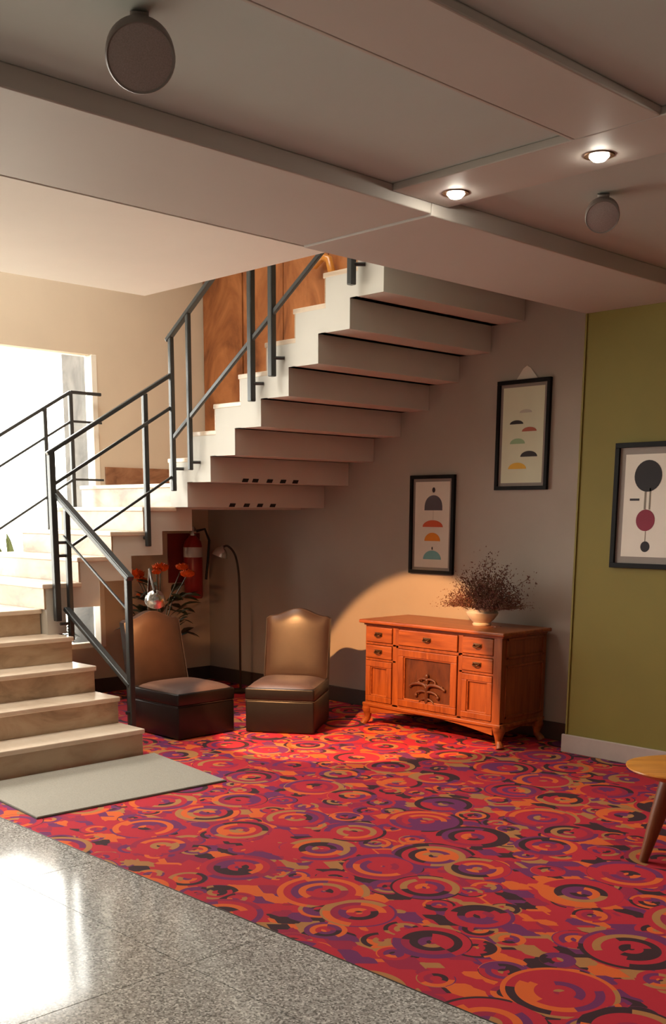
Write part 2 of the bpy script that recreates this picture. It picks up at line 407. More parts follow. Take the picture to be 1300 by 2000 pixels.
XM = -6.71                                  # middle flight, climbing along the window wall
Y2 = [3.82+.282*i for i in range(5)]
for n in range(6, 10):
    y0, y1 = Y2[n-6], Y2[n-5]
    b = bmnew(); prism(b, [(y0+.03, n*R-T), (y1+.03, n*R-T), (y1+.03, (n-1)*R), (y0+.18, (n-1)*R), (y0+.18, (n-2)*R), (y0+.03, (n-2)*R)], 'x', XL+.001, XM)
    t = bmnew(); box(t, XL+.001, XM+.012, y0, y1+.03, n*R-T, n*R, .006)
    r = bmnew(); box(r, XL+.002, XM-.004, y0+.015, y0+.03, (n-1)*R, n*R-T, .002)
    step(n, b, t, r)
b = bmnew(); y0 = Y2[4]
prism(b, [(y0+.03, 10*R-T), (YB-.032, 10*R-T), (YB-.032, 9*R-.016), (y0+.18, 9*R-.016), (y0+.18, 8*R), (y0+.03, 8*R)], 'x', XL+.001, XM)
t = bmnew(); box(t, XL+.001, -6.65, y0, YB-.032, 10*R-T, 10*R, .006)
r = bmnew(); box(r, XL+.002, -6.65, y0+.015, y0+.03, 9*R, 10*R-T, .002)
step(10, b, t, r)
X3 = [-6.70+.2745*i for i in range(11)]      # upper flight along the back wall
YS = 4.90
def stripes(parent, x, z, ys):
    for y in ys:
        b = bmnew(); prism(b, [(y-.032, z+.004), (y+.022, z+.004), (y+.036, z+.03), (y-.018, z+.03)], 'x', x+.0002, x+.003); obj('warning_stripe', b, M_['black'], parent, world=True)
for n in range(11, 21):
    x0, x1 = X3[n-11], X3[n-10]
    b = bmnew(); prism(b, [(x0+.03, n*R-T), (x1+.03, n*R-T), (x1+.03, (n-1)*R), (x1-.035, (n-1)*R), (x1-.035, (n-2)*R), (x0-.035 if n > 11 else x0+.06, (n-2)*R), (x0-.035 if n > 11 else x0+.06, (n-2)*R+.002), (x0+.03, (n-2)*R+.004)], 'y', YS, YB-.002)
    t = bmnew(); box(t, x0, x1+.03, YS+.004, YB-.032, n*R-T, n*R, .005)
    r = bmnew(); box(r, x0+.015, x0+.03, YS+.004, YB-.033, (n-1)*R, n*R-T, .002)
    s = step(n, b, t, r)
    if n == 11: stripes(s, x1-.035, (n-2)*R, (5.32, 5.462, 5.597, 5.73))
    if n == 12: stripes(s, x1-.035, (n-2)*R, (5.22, 5.316, 5.457, 5.591, 5.718))

# rust-brown stone cladding of the stairwell, slabs with open joints, lower edge cut to the steps
def cl_bottom(x0, x1):
    pts = []; xs_ = [-9]+X3; zs_ = [10*R+.002]+[(11+i)*R+.002 for i in range(11)]
    for i, xa in enumerate(xs_):
        xb = xs_[i+1] if i+1 < len(xs_) else 9
        a, c = max(x0, xa-.004), min(x1, xb-.004)
        if c-a > .002: pts += [(a, zs_[i]), (c, zs_[i])]
    return pts
for x0, x1 in ((-7.985, -7.452), (-7.432, -6.93), (-6.922, -6.405), (-6.393, -5.88), (-5.868, -5.35), (-5.338, -4.8), (-4.788, -4.27), (-4.258, -3.9)):
    b = bmnew(); prism(b, cl_bottom(x0, x1)+[(x1, 5.2), (x0, 5.2)], 'y', YB-.03, YB-.001); obj('cladding_slab', b, M_['rust'], wb)

# ------------------------------------------------------------------ railings
ra = thing('stair_railing', 'dark grey steel railing following the inner side of the stairs', 'railing', (-6.66, 3.99, 0))
def rail(parent, name, p, q, w, h):
    b = bmnew(); bar(b, p, q, w, h, min(w, h)*.2); return obj(name, b, M_['iron'], parent, world=True)
def post(parent, x, y, z0, z1, w=.045, d=None):
    b = bmnew(); d = d or w; box(b, x-w/2, x+w/2, y-d/2, y+d/2, z0, z1, .006); return obj('post', b, M_['iron'], parent, world=True)
def brk(p, q):
    b = bmnew(); tube(b, [p, q], .011, 8); return obj('bracket', b, M_['iron'], ra, world=True)
YR, XRl, YU = 3.975, -6.66, 4.845
# lower flight
post(ra, -5.89, YR, 0.0, 1.13, .04)
post(ra, -6.655, YR+.03, .66, 1.56, .036)
rail(ra, 'handrail', (-5.86, YR, 1.125), (-6.68, YR-.04, 1.68), .055, .035)
rail(ra, 'mid_rail', (-5.89, YR, .915), (-6.66, YR, 1.385), .014, .014)
rail(ra, 'low_rail', (-5.89, YR, .425), (-6.66, YR, .885), .05, .03)
brk((-5.89, 3.93, .25), (-5.89, YR, .25)); brk((-6.655, 3.92, .78), (-6.655, YR+.03, .78))
# middle flight
post(ra, XRl, 3.905, .80, 1.95, .044)
post(ra, XRl, 4.683, 1.30, 2.385, .036)
def mz(y): return 1.948+(y-3.902)*.578
for nm, dz, y0, w, h in (('handrail', .0, 3.875, .04, .028), ('mid_rail', -.225, 3.905, .02, .022), ('low_rail', -.71, 3.99, .018, .018)):
    rail(ra, nm, (XRl, y0, mz(y0)+dz), (-6.555, 4.845, mz(4.89)+dz), w, h)
brk((XRl, 4.683, 1.36), (XM, 4.683, 1.36)); brk((XRl, 3.905, 1.25), (XRl, 4.005, 1.25)); brk((XRl, 3.905, 1.34), (XRl, 4.005, 1.34))
# upper flight
def uz(x): return 2.775+(x+6.56)*.665
post(ra, -6.56+.01, YU, 1.70, 2.80, .034)
post(ra, -6.345, YU, 1.845, uz(-6.345), .032)
for x, z0 in ((-5.667, 2.272), (-5.461, 2.414), (-4.748, 2.876)):
    post(ra, x, YU, z0, uz(x), .042); brk((x+.005, YU, z0+.115), (x+.06, YS, z0+.115))
brk((-6.55, YU, 1.86), (-6.50, YS, 1.86)); brk((-6.345, YU, 1.90), (-6.30, YS, 1.90))
rail(ra, 'handrail', (-6.59, YU, uz(-6.59)), (-4.3, YU, uz(-4.3)), .042, .03)
rail(ra, 'low_rail', (-6.55, YU, uz(-6.55)-.71), (-4.5, YU, uz(-4.5)-.71), .024, .03)

ou = thing('window_balustrade', 'thin dark steel balustrade along the bright window side of the stairs', 'railing', (-7.93, 4.5, 1.4))
XO = -7.93
def oz(y): return 2.50+(y-4.84)*.585
for y, z0 in ((3.86, 5*R), (4.61, 8*R), (4.85, 9*R)):
    post(ou, XO, y, z0, oz(min(y, 4.84)), .032)
for nm, dz, s in (('handrail', 0, .026), ('mid_rail', -.228, .018), ('low_rail', -.69, .018)):
    rail(ou, nm, (XO, 3.86, oz(3.86)+dz), (XO, 4.85, oz(4.84)+dz), s, s)
    rail(ou, nm, (XO, 4.85, oz(4.84)+dz), (XO, 5.14, oz(4.84)+dz), s, s)

# short wooden end of a wall handrail high on the stairwell wall
b = bmnew(); tube(b, [(-6.50, YB-.09, 3.45), (-6.40, YB-.09, 3.50), (-6.33, YB-.09, 3.47), (-6.30, YB-.09, 3.38), (-6.29, YB-.09, 3.28)], .032, 10); tube(b, [(-6.42, YB-.09, 3.49), (-6.42, YB-.02, 3.49)], .014, 8)
tag(obj('wall_handrail_end', b, M_['tablewood'], smooth=60), 'light wooden curved handrail end against the brown stone cladding', 'handrail')

# ------------------------------------------------------------------ mat
mt = thing('door_mat', 'grey beige rectangular mat lying before the lowest marble step', 'mat', (-5.23, 3.3, 0), rotz=0)
pts = [(-5.665, 2.72), (-4.835, 2.665), (-4.785, 3.865), (-5.665, 3.985)]
b = bmnew(); prism(b, pts, 'z', .001, .012, .003); obj('pile', b, M_['mat'], mt, world=True)
cx, cy = -5.237, 3.31
b = bmnew(); prism(b, [(cx+(x-cx)*1.012, cy+(y-cy)*1.01) for x, y in pts], 'z', .0005, .007); obj('border', b, M_['matedge'], mt, world=True)

# ------------------------------------------------------------------ slipper chairs
def chair(label, loc, rotz):
    """local: faces -y, width x -.25..+.25, front at y=0, back at y=.64"""
    t = thing('slipper_chair', label, 'chair', loc, rotz, 'dark leather slipper chairs')
    W = .25
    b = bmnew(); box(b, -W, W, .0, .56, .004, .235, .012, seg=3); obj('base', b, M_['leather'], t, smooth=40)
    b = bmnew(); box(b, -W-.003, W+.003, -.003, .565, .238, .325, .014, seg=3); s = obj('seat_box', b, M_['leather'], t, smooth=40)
    b = bmnew(); box(b, -W-.002, W+.002, -.002, .562, .2355, .2385, .001); obj('seam', b, M_['piping'], s)
    b = bmnew()
    def f(u, v):
        e = (1-(2*u-1)**4)*(1-(2*v-1)**4)
        return (-W+.006+u*(2*W-.012), .006+v*.50, .322+.045*max(0, e)**.6)
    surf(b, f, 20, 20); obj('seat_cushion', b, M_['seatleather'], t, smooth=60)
    # reclined back with a raised, gently pointed crest
    def crest(u):
        x = abs(2*u-1); return .782+.058*(.5+.5*math.cos(PI*min(1, x/.85)))-(0 if x < .9 else (x-.9)**2*1.6)
    b = bmnew(); nu, nv = 22, 14; g = {}
    for side in (0, 1):
        for i in range(nu+1):
            for j in range(nv+1):
                u, v = i/nu, j/nv; z = .30+(crest(u)-.30)*v
                bul = .028*(max(0, (1-(2*u-1)**4))*max(0, 1-(2*v-1)**6))**.7
                th = .055-.018*v
                yc = .585+.085*v
                y = yc-th-bul if side == 0 else yc+th*.6+bul*.2
                g[side, i, j] = b.verts.new(((-W+.008+u*(2*W-.016)), y, z))
    for i in range(nu):
        for j in range(nv):
            b.faces.new((g[0, i, j], g[0, i+1, j], g[0, i+1, j+1], g[0, i, j+1])); b.faces.new((g[1, i, j], g[1, i, j+1], g[1, i+1, j+1], g[1, i+1, j]))
    for i in range(nu):
        b.faces.new((g[0, i, nv], g[0, i+1, nv], g[1, i+1, nv], g[1, i, nv])); b.faces.new((g[0, i, 0], g[1, i, 0], g[1, i+1, 0], g[0, i+1, 0]))
    for j in range(nv):
        b.faces.new((g[0, 0, j], g[0, 0, j+1], g[1, 0, j+1], g[1, 0, j])); b.faces.new((g[0, nu, j], g[1, nu, j], g[1, nu, j+1], g[0, nu, j+1]))
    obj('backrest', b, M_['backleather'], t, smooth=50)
    b = bmnew(); box(b, -W+.01, W-.01, .555, .64, .004, .36, .012); obj('back_support', b, M_['leather'], t, smooth=40)
    b = bmnew(); pp = [(-W+.008, .530, .33)]+[(-W+.008+u/20*(2*W-.016), .585+.085-.037, crest(u/20)-.002) for u in range(21)]+[(W-.008, .530, .33)]
    tube(b, pp, .004, 6); obj('piping', b, M_['piping'], t, smooth=60)
    return t
ang = math.atan2(.291, .419)
chair('dark leather slipper chair beside the sideboard, facing the room', (-5.6075, 5.0295, 0), ang)
chair('dark leather slipper chair next to the stair railing, in front of the roses', (-5.89, 4.60, 0), PI/2)

# ------------------------------------------------------------------ gooseneck floor lamps
def lamp(label, base, pts, head, axis, on=False):
    t = thing('floor_lamp', label, 'lamp', (*base, 0), 0, 'chrome gooseneck floor lamps')
    bx, by = base; a = Vector(axis).normalized()
    b = bmnew(); lathe(b, [(0, .002), (.11, .002), (.115, .012), (.10, .02), (.02, .03), (0, .03)], 32, Matrix.Translation((bx, by, 0))); obj('base', b, M_['lampstem'], t, world=True, smooth=40)
    h = Vector(head); P = [Vector((bx, by, .03))]+[Vector(p) for p in pts]+[h-a*.075]
    # smooth the stem with Catmull-Rom
    Q = []
    for i in range(len(P)-1):
        p0, p1, p2, p3 = P[max(i-1, 0)], P[i], P[i+1], P[min(i+2, len(P)-1)]
        for k in range(8):
            s = k/8; Q.append(.5*((2*p1)+(p2-p0)*s+(2*p0-5*p1+4*p2-p3)*s*s+(3*p1-p0-3*p2+p3)*s**3))
    Q.append(P[-1])
    b = bmnew(); tube(b, Q, .0095, 10); obj('stem', b, M_['lampstem'], t, world=True, smooth=60)
    z = a; x = z.orthogonal().normalized(); y = z.cross(x)
    M = Matrix(((x.x, y.x, z.x, h.x), (x.y, y.y, z.y, h.y), (x.z, y.z, z.z, h.z), (0, 0, 0, 1)))
    prof = [(0, -.085), (.014, -.085), (.018, -.072), (.034, -.066), (.052, -.05), (.064, -.028), (.070, 0.0), (.072, .004), (.067, .004), (.060, -.026), (.048, -.046), (.03, -.06), (0, -.062)]
    b = bmnew(); lathe(b, prof, 32, M); obj('shade', b, M_['chrome'], t, world=True, smooth=75)
    b = bmnew(); ball(b, h-a*.012 if on else h-a*.03, .022, 14, 10); obj('bulb', b, M_['bulb'] if on else M_['ceramic'], t, world=True, smooth=60)
    if on:
        L = bpy.data.lights.new('lamp_light', 'SPOT'); L.energy = LAMP_W; L.color = (1.0, .47, .17); L.spot_size = 2*math.radians(LAMP_ANG); L.spot_blend = 1.0; L.shadow_soft_size = .02
        lo = bpy.data.objects.new('lamp_light', L); C.objects.link(lo); lo.parent = t
        lo.matrix_basis = ROOT[t].inverted() @ Matrix.Translation(h+a*.05) @ a.to_track_quat('-Z', 'Y').to_matrix().to_4x4()
    return t
LAMP_W, LAMP_ANG = 26, 60
S = Vector((-6.13, 4.355, .955)); ax = Vector((-.62, .36, -.62))       # head turned to the chair's back
lamp('lit chrome gooseneck lamp bent over the chair by the railing', (-6.80, 4.78), [(-6.80, 4.78, .5), (-6.80, 4.77, .88), (-6.68, 4.70, 1.08), (-6.42, 4.52, 1.15), (-6.18, 4.36, 1.11), (-6.09, 4.32, 1.03)], S, ax, on=True)
lamp('unlit slender chrome gooseneck lamp standing at the wall between the two chairs', (-7.20, 6.0), [(-7.20, 6.0, .5), (-7.20, 6.0, .9), (-7.205, 5.99, 1.08), (-7.225, 5.97, 1.20), (-7.265, 5.93, 1.265)], (-7.315, 5.88, 1.185), (-.25, -.2, -.9))

# ------------------------------------------------------------------ sideboard
sb = thing('sideboard', 'orange oak sideboard with carved central door and five small drawers', 'sideboard', (-4.85, 5.99, 0))
SX0, SX1, SY0, SY1, SZ0, SZ1 = -5.46, -4.22, 5.745, 6.255, .16, .755
b = bmnew()
box(b, SX0, SX1, SY0+.035, SY1, SZ0, SZ1, .003)
obj('carcass', b, M_['oak'], sb, world=True)
b = bmnew()
for x0, x1 in ((SX0, -5.452+.0), (-5.192, -5.135), (-4.59, -4.552), (-4.288, SX1)): box(b, x0, x1, SY0+(.004 if x1 == SX1 else .012), SY0+.04, SZ0, SZ1, .003)
box(b, SX0, SX1, SY0+.012, SY0+.04, .735, SZ1, .002); box(b, SX0, SX1, SY0+.012, SY0+.04, SZ0, .178, .002)
box(b, SX0, -5.16, SY0+.012, SY0+.04, .602, .618, .002); box(b, SX0, -5.16, SY0+.012, SY0+.04, .485, .50, .002)
box(b, -4.58, -4.29, SY0+.012, SY0+.036, .602, .618, .002); box(b, -4.58, -4.29, SY0+.012, SY0+.036, .485, .50, .002)
box(b, -5.16, -4.57, SY0+.012, SY0+.04, .595, .615, .002)
obj('face_frame', b, M_['oak'], sb, world=True)
b = bmnew(); box(b, SX0-.035, SX1+.035, SY0-.03, SY1+.01, .757, .783, .008, seg=3); obj('top', b, M_['oakh'], sb, world=True)
b = bmnew(); box(b, SX0-.008, SX1+.008, SY0-.0, SY1, .742, .757, .004); obj('cornice', b, M_['oakh'], sb, world=True)
b = bmnew(); box(b, SX0-.012, SX1+.012, SY0-.008, SY1, .140, .166, .006)
obj('base_moulding', b, M_['oakh'], sb, world=True)
b = bmnew()
pts = [(SX0+.06, .142)]+[(SX0+.06+(SX1-SX0-.12)*k/16, .142-.055+.05*math.sin(PI*k/16)) for k in range(17)]+[(SX1-.06, .142)]
prism(b, pts, 'y', SY0+.005, SY0+.025); obj('apron', b, M_['oakh'], sb, world=True)
b = bmnew(); pts = [(SY0+.06, .142), (SY0+.06, .10), (6.0, .125), (SY1-.06, .10), (SY1-.06, .142)]
prism(b, pts, 'x', SX1-.025, SX1-.008); obj('side_apron', b, M_['oakh'], sb, world=True)
# side panel mouldings on the visible end
b = bmnew()
for z0, z1 in ((.60, .74), (.20, .56)):
    for a in ((SY0+.05, SY1-.03, z0, z0+.018), (SY0+.05, SY1-.03, z1-.018, z1), (SY0+.05, SY0+.068, z0, z1), (SY1-.048, SY1-.03, z0, z1)):
        box(b, SX1, SX1+.008, a[0], a[1], a[2], a[3], .003)
obj('side_moulding', b, M_['oak'], sb, world=True)
def handle(parent, x, y, z):
    b = bmnew(); box(b, x-.036, x+.036, y-.005, y, z-.012, z+.016, .002)
    tube(b, [(x-.026, y-.004, z+.006), (x-.024, y-.02, z-.004), (x-.012, y-.024, z-.009), (x+.012, y-.024, z-.009), (x+.024, y-.02, z-.004), (x+.026, y-.004, z+.006)], .0045, 8)
    obj('handle', b, M_['bronze'], parent, world=True, smooth=50)
for x0, x1, z0, z1 in ((-5.448, -5.196, .622, .732), (-5.448, -5.196, .504, .598), (-5.13, -4.595, .62, .732), (-4.548, -4.292, .622, .732), (-4.548, -4.292, .504, .598)):
    b = bmnew(); box(b, x0, x1, SY0+.002, SY0+.036, z0, z1, .005); d = obj('drawer', b, M_['oakh'], sb, world=True)
    handle(d, (x0+x1)/2, SY0+.002, (z0+z1)/2+.002)
def door(x0, x1, z0, z1, fw, panelmat):
    b = bmnew()
    for a in ((x0, x1, z0, z0+fw), (x0, x1, z1-fw, z1), (x0, x0+fw, z0+fw, z1-fw), (x1-fw, x1, z0+fw, z1-fw)): box(b, a[0], a[1], SY0+.002, SY0+.036, a[2], a[3], .004)
    d = obj('door', b, M_['oak'], sb, world=True)
    b = bmnew(); box(b, x0+fw-.004, x1-fw+.004, SY0+.022, SY0+.034, z0+fw-.004, z1-fw+.004); obj('door_panel', b, M_[panelmat], d, world=True)
    b = bmnew(); i = fw
    for a in ((x0+i, x1-i, z0+i, z0+i+.01), (x0+i, x1-i, z1-i-.01, z1-i), (x0+i, x0+i+.01, z0+i, z1-i), (x1-i-.01, x1-i, z0+i, z1-i)): box(b, a[0], a[1], SY0+.008, SY0+.024, a[2], a[3], .003)
    obj('panel_moulding', b, M_['oakh'], d, world=True)
    return d
door(-5.448, -5.196, .18, .482, .042, 'oak'); door(-4.548, -4.292, .18, .482, .042, 'oak')
dc = door(-5.13, -4.595, .18, .592, .05, 'carved')
# carved foliage on the central door: stem, scrolled leaves and buds
b = bmnew(); cx, cz, cy = -4.862, .335, SY0+.016
tube(b, [(cx, cy, .20), (cx, cy-.004, .29), (cx, cy-.006, .42)], [.012, .017, .008], 10)
for s in (-1, 1):
    for (dx, dz, L, rise, r0) in ((.0, -.055, .10, .02, .012), (0, -.01, .155, .035, .016), (0, .03, .075, .03, .012), (0, -.10, .06, .0, .011)):
        pts = []
        for k in range(13):
            u = k/12; th = u*PI*1.35
            pts.append((cx+s*(dx+L*u-.02*math.sin(2*PI*u)), cy-.006, cz+dz+rise*u+.025*math.sin(th)))
        tube(b, pts, [r0*(1-.55*k/12) for k in range(13)], 8)
        e = pts[-1]; ball(b, (e[0], cy-.004, e[2]), .014, 10, 8, (1, .7, 1)); ball(b, (e[0]-s*.022, cy-.002, e[2]+.018), .010, 10, 8, (1, .7, 1))
for dz in (.085, .055, .02): ball(b, (cx, cy-.006, cz+dz), .017, 10, 8, (.9, .8, 1.2))
obj('carving', b, M_['carved'], dc, world=True, smooth=60)
# bowed feet
for sx, x in ((-1, SX0+.03), (1, SX1-.03)):
    for sy, y in ((-1, SY0+.03), (1, SY1-.05)):
        b = bmnew(); P = [(.018, .146, .045), (.028, .11, .04), (.024, .075, .028), (.024, .045, .022), (.045, .018, .026), (.05, .004, .03)]
        tube(b, [(x+sx*(o-.012), y+sy*(o*.6-.01), z) for o, z, r in P], [r for o, z, r in P], 12); obj('foot', b, M_['oakh'], sb, world=True, smooth=50)

# ------------------------------------------------------------------ vase with dried flowers on the sideboard
VX, VY, VZ = -4.60, 6.02, .7835
va = thing('ceramic_bowl', 'small white glazed bowl on the sideboard holding dried flowers', 'bowl', (VX, VY, VZ))
b = bmnew(); lathe(b, [(0, .001), (.062, .001), (.066, .012), (.058, .02), (.085, .045), (.108, .075), (.112, .09), (.100, .105), (.103, .118), (.112, .122), (.108, .126), (.095, .118), (.095, .1), (.09, .06), (0, .04)], 40)
obj('body', b, M_['ceramic'], va, smooth=50)
rnd = random.Random(4)
df = thing('dried_bouquet', 'dusky brown dried flowers spreading out of the white bowl', 'flowers', (VX, VY, VZ+.06))
tips = []
b = bmnew()
for k in range(150):
    a = rnd.uniform(0, 2*PI); el = rnd.uniform(.12, 1.35); L = rnd.uniform(.18, .34)
    d = Vector((math.cos(a)*math.cos(el)*1.5+.14, math.sin(a)*math.cos(el)*.7, math.sin(el))).normalized()*L
    if k % 9 == 0: d *= 1.35
    if d.y > .21: d.y = .21
    if d.z < .09: d.z = .09
    mid = d*.55+Vector((0, 0, .02)); tube(b, [(0, 0, 0), mid, d], .0014, 4, cap=False); tips.append(d)
obj('stems', b, M_['stem'], df)
def sprigs(name, mat, sel, n, spread, size):
    b = bmnew()
    for d in sel:
        for q in range(n):
            c = d*rnd.uniform(.5, 1.04)+Vector([rnd.gauss(0, spread) for _ in range(3)])
            if c.y > .235: c.y = .235
            c.z = max(c.z, .075)
            s = rnd.uniform(.5, 1)*size; ax1 = Vector([rnd.gauss(0, 1) for _ in range(3)]).normalized(); ax2 = ax1.orthogonal().normalized()
            v = [b.verts.new(c+s*ax1), b.verts.new(c+s*.5*ax2), b.verts.new(c-s*ax1), b.verts.new(c-s*.5*ax2), b.verts.new(c+s*.45*ax1.cross(ax2))]
            for i in range(4): b.faces.new((v[i], v[(i+1) % 4], v[4]))
    return tag(obj(name, b, M_[mat], df), kind='stuff')
sprigs('flower_heads', 'dried', tips[:96], 46, .026, .011); sprigs('pale_sprigs', 'driedpale', tips[60:], 34, .045, .007)
# a few fallen bits on the top
b = bmnew()
for k in range(9):
    c = Vector((VX+.13+rnd.uniform(-.03, .09), VY-.06+rnd.uniform(-.05, .05), VZ+.004)); s = .007
    v = [b.verts.new(c+Vector(o)*s) for o in ((1, 0, 0), (0, 1, .2), (-1, 0, 0), (0, -1, .3), (0, 0, .9))]
    for i in range(4): b.faces.new((v[i], v[(i+1) % 4], v[4]))
tag(obj('fallen_petals', b, M_['driedpale']), 'pale bits of dried flower fallen beside the bowl', 'petals', kind='stuff')

# ------------------------------------------------------------------ framed prints
def framed(label, x0, x1, z0, z1, wall, fwid=.026, mount=.022, paper='paper', shapes=()):
    t = thing('framed_print', label, 'picture', ((x0+x1)/2, wall, z0), 0, 'black framed abstract prints')
    y0 = wall-.028
    b = bmnew()
    for a in ((x0, x1, z0, z0+fwid), (x0, x1, z1-fwid, z1), (x0, x0+fwid, z0+fwid, z1-fwid), (x1-fwid, x1, z0+fwid, z1-fwid)): box(b, a[0], a[1], y0, wall-.001, a[2], a[3], .002)
    obj('frame', b, M_['frame_black'], t, world=True)
    b = bmnew(); box(b, x0+fwid, x1-fwid, wall-.012, wall-.002, z0+fwid, z1-fwid); obj('mount', b, M_['mount'], t, world=True)
    k = fwid+mount
    b = bmnew(); box(b, x0+k, x1-k, wall-.0145, wall-.0115, z0+k, z1-k); sh = obj('print_sheet', b, M_[paper], t, world=True)
    for nm, mat, pts in shapes:
        b = bmnew(); prism(b, pts, 'y', wall-.0160, wall-.0146); obj(nm, b, M_[mat], sh, world=True)
    return t
def dome(cx, z, w, h, n=16, p=1.0):
    return [(cx-w/2*math.cos(PI*k/n), z+h*math.sin(PI*k/n)**p) for k in range(n+1)]
def disc(cx, cz, rx, rz, n=28): return [(cx+rx*math.cos(2*PI*k/n), cz+rz*math.sin(2*PI*k/n)) for k in range(n)]
def rect(x0, x1, z0, z1): return [(x0, z0), (x1, z0), (x1, z1), (x0, z1)]
framed('black framed print with stacked grey, red, orange and teal domes above the sideboard', -5.512, -5.085, 1.10, 1.825, YB, shapes=(
    ('dot', 'a_dark', disc(-5.286, 1.717, .014, .019)),
    ('bell_motif', 'a_grey', dome(-5.286, 1.569, .172, .11, 18, .7)), ('thread', 'a_pale', rect(-5.287, -5.285, 1.50, 1.567)),
    ('dome_motif', 'a_red', dome(-5.289, 1.447, .195, .05)), ('dome_motif', 'a_orange', dome(-5.29, 1.344, .152, .061)),
    ('dome_motif', 'a_teal', dome(-5.289, 1.208, .174, .066)), ('pin', 'a_dark', disc(-5.289, 1.29, .006, .012, 12))))
framed('black framed pale green print with six scattered small domes, hung highest', -4.728, -4.293, 1.708, 2.440, YB, paper='paper2', shapes=(
    ('dome_motif', 'a_pale', dome(-4.49, 2.222, .10, .022)), ('dome_motif', 'a_dark', dome(-4.563, 2.149, .112, .026)), ('dome_motif', 'a_brick', dome(-4.456, 2.098, .12, .028)),
    ('dome_motif', 'a_green', dome(-4.55, 2.018, .124, .036)), ('dome_motif', 'a_dark', dome(-4.452, 1.930, .138, .038)), ('dome_motif', 'a_yellow', dome(-4.545, 1.850, .15, .042))))
framed('black framed white print with black, wine red and small dark discs on the olive wall', -3.612, -3.15, 1.222, 1.970, YG, fwid=.03, mount=.04, shapes=(
    ('disc_motif', 'a_black', disc(-3.387, 1.772, .09, .093)), ('disc_motif', 'a_wine', disc(-3.389, 1.511, .062, .064)), ('disc_motif', 'a_black', disc(-3.381, 1.354, .030, .032)),
    ('dash_motif', 'a_dark', rect(-3.50, -3.437, 1.627, 1.640)),
    ('line_motif', 'a_stone', rect(-3.404, -3.392, 1.575, 1.68)), ('line_motif', 'a_stone', rect(-3.372, -3.362, 1.575, 1.70)), ('line_motif', 'a_stone', rect(-3.386, -3.382, 1.386, 1.447))))
# thin line over the discs
b = bmnew(); prism(b, [(-4.585, 2.44), (-4.41, 2.44), (-4.47, 2.512), (-4.50, 2.529), (-4.53, 2.512)], 'y', YB-.006, YB-.001); tag(obj('hanging_tab', b, M_['paper']), 'pale triangular hanging tab above the highest framed print', 'tab')

# ------------------------------------------------------------------ coffee table at the right
ct = thing('coffee_table', 'honey wood coffee table with rounded end and tapered splayed legs', 'table', (-2.015, 4.54, 0), math.atan2(.64, .77))
def superell(a, c, n=48, e=2.4):
    return [(a*math.copysign(abs(math.cos(2*PI*k/n))**(2/e), math.cos(2*PI*k/n)), c*math.copysign(abs(math.sin(2*PI*k/n))**(2/e), math.sin(2*PI*k/n))) for k in range(n)]
b = bmnew(); rings = []
for a, c, z in ((.30, .12, .405), (.40, .19, .405), (.475, .255, .432), (.498, .278, .446), (.497, .277, .452), (.485, .265, .455), (.3, .12, .455)):
    rings.append([b.verts.new((x, y, z)) for x, y in superell(a, c)])
for p, q in zip(rings, rings[1:]):
    for k in range(48): b.faces.new((p[k], p[(k+1) % 48], q[(k+1) % 48], q[k]))
b.faces.new(rings[0][::-1]); b.faces.new(rings[-1]); bmesh.ops.recalc_face_normals(b, faces=b.faces)
obj('table_top', b, M_['tablewood'], ct, smooth=30)
for x, y in ((-.30, .02), (.28, .14), (.28, -.14)):
    b = bmnew(); s = 1.32; tube(b, [(x, y, .41), (x*1.15, y*1.2, .22), (x*s, y*1.4, .002)], [.042, .036, .02], 16); obj('leg', b, M_['tableleg'], ct, smooth=50)

# ------------------------------------------------------------------ roses, extinguisher behind the chair
FX, FY = -7.38, 5.28
fv = thing('floor_vase', 'dark slim floor vase behind the chair by the railing', 'vase', (FX, FY, 0))
b = bmnew(); lathe(b, [(0, .001), (.09, .001), (.10, .02), (.12, .2), (.105, .38), (.07, .5), (.08, .54), (.07, .54), (.06, .5), (0, .45)], 32); obj('body', b, M_['frame_black'], fv, smooth=50)
fl = thing('rose_bouquet', 'bunch of orange roses with dark leaves in the corner under the stairs', 'flowers', (FX, FY, .5))
rr = random.Random(9)
roses = [(-7.74, 5.30, 1.035, .052), (-7.69, 5.33, .985, .03), (-7.70, 5.34, .85, .036), (-7.43, 5.34, 1.10, .046), (-7.32, 5.22, 1.07, .026), (-7.14, 5.40, 1.06, .040), (-7.24, 5.42, 1.11, .036)]
b = bmnew(); heads = []
for x, y, z, r in roses:
    p = Vector((x, y, z)); tube(b, [(FX, FY, .46), (FX+(x-FX)*.45, FY+(y-FY)*.45, .46+(z-.46)*.6), (x, y, z-.01)], .004, 6)
obj('stems', b, M_['leaf'], fl, world=True)
for x, y, z, r in roses:
    r *= 1.5; b = bmnew(); c = Vector((x, y, z))
    for lay in range(4):
        n = 3+lay*2; rad = r*(.25+.25*lay); tilt = .25+.3*lay
        for k in range(n):
            a = 2*PI*k/n+lay*.6; o = Vector((math.cos(a), math.sin(a), 0)); s = Vector((-math.sin(a), math.cos(a), 0))
            w = rad*1.0; h = r*(1.05-.12*lay)
            g = [[b.verts.new(c+o*(rad*.5+tilt*h*.6*v+.12*r*v*v)+s*(u*w*math.sin(PI*(.18+.72*v)))+Vector((0, 0, -r*.5+h*v))-o*(.25*w*u*u)) for v in (0, .35, .7, 1)] for u in (-.8, 0, .8)]
            for i in range(2):
                for j in range(3): b.faces.new((g[i][j], g[i+1][j], g[i+1][j+1], g[i][j+1]))
    ball(b, c+Vector((0, 0, -r*.1)), r*.4, 10, 8); obj('rose', b, M_['rose'], fl, world=True, smooth=60)
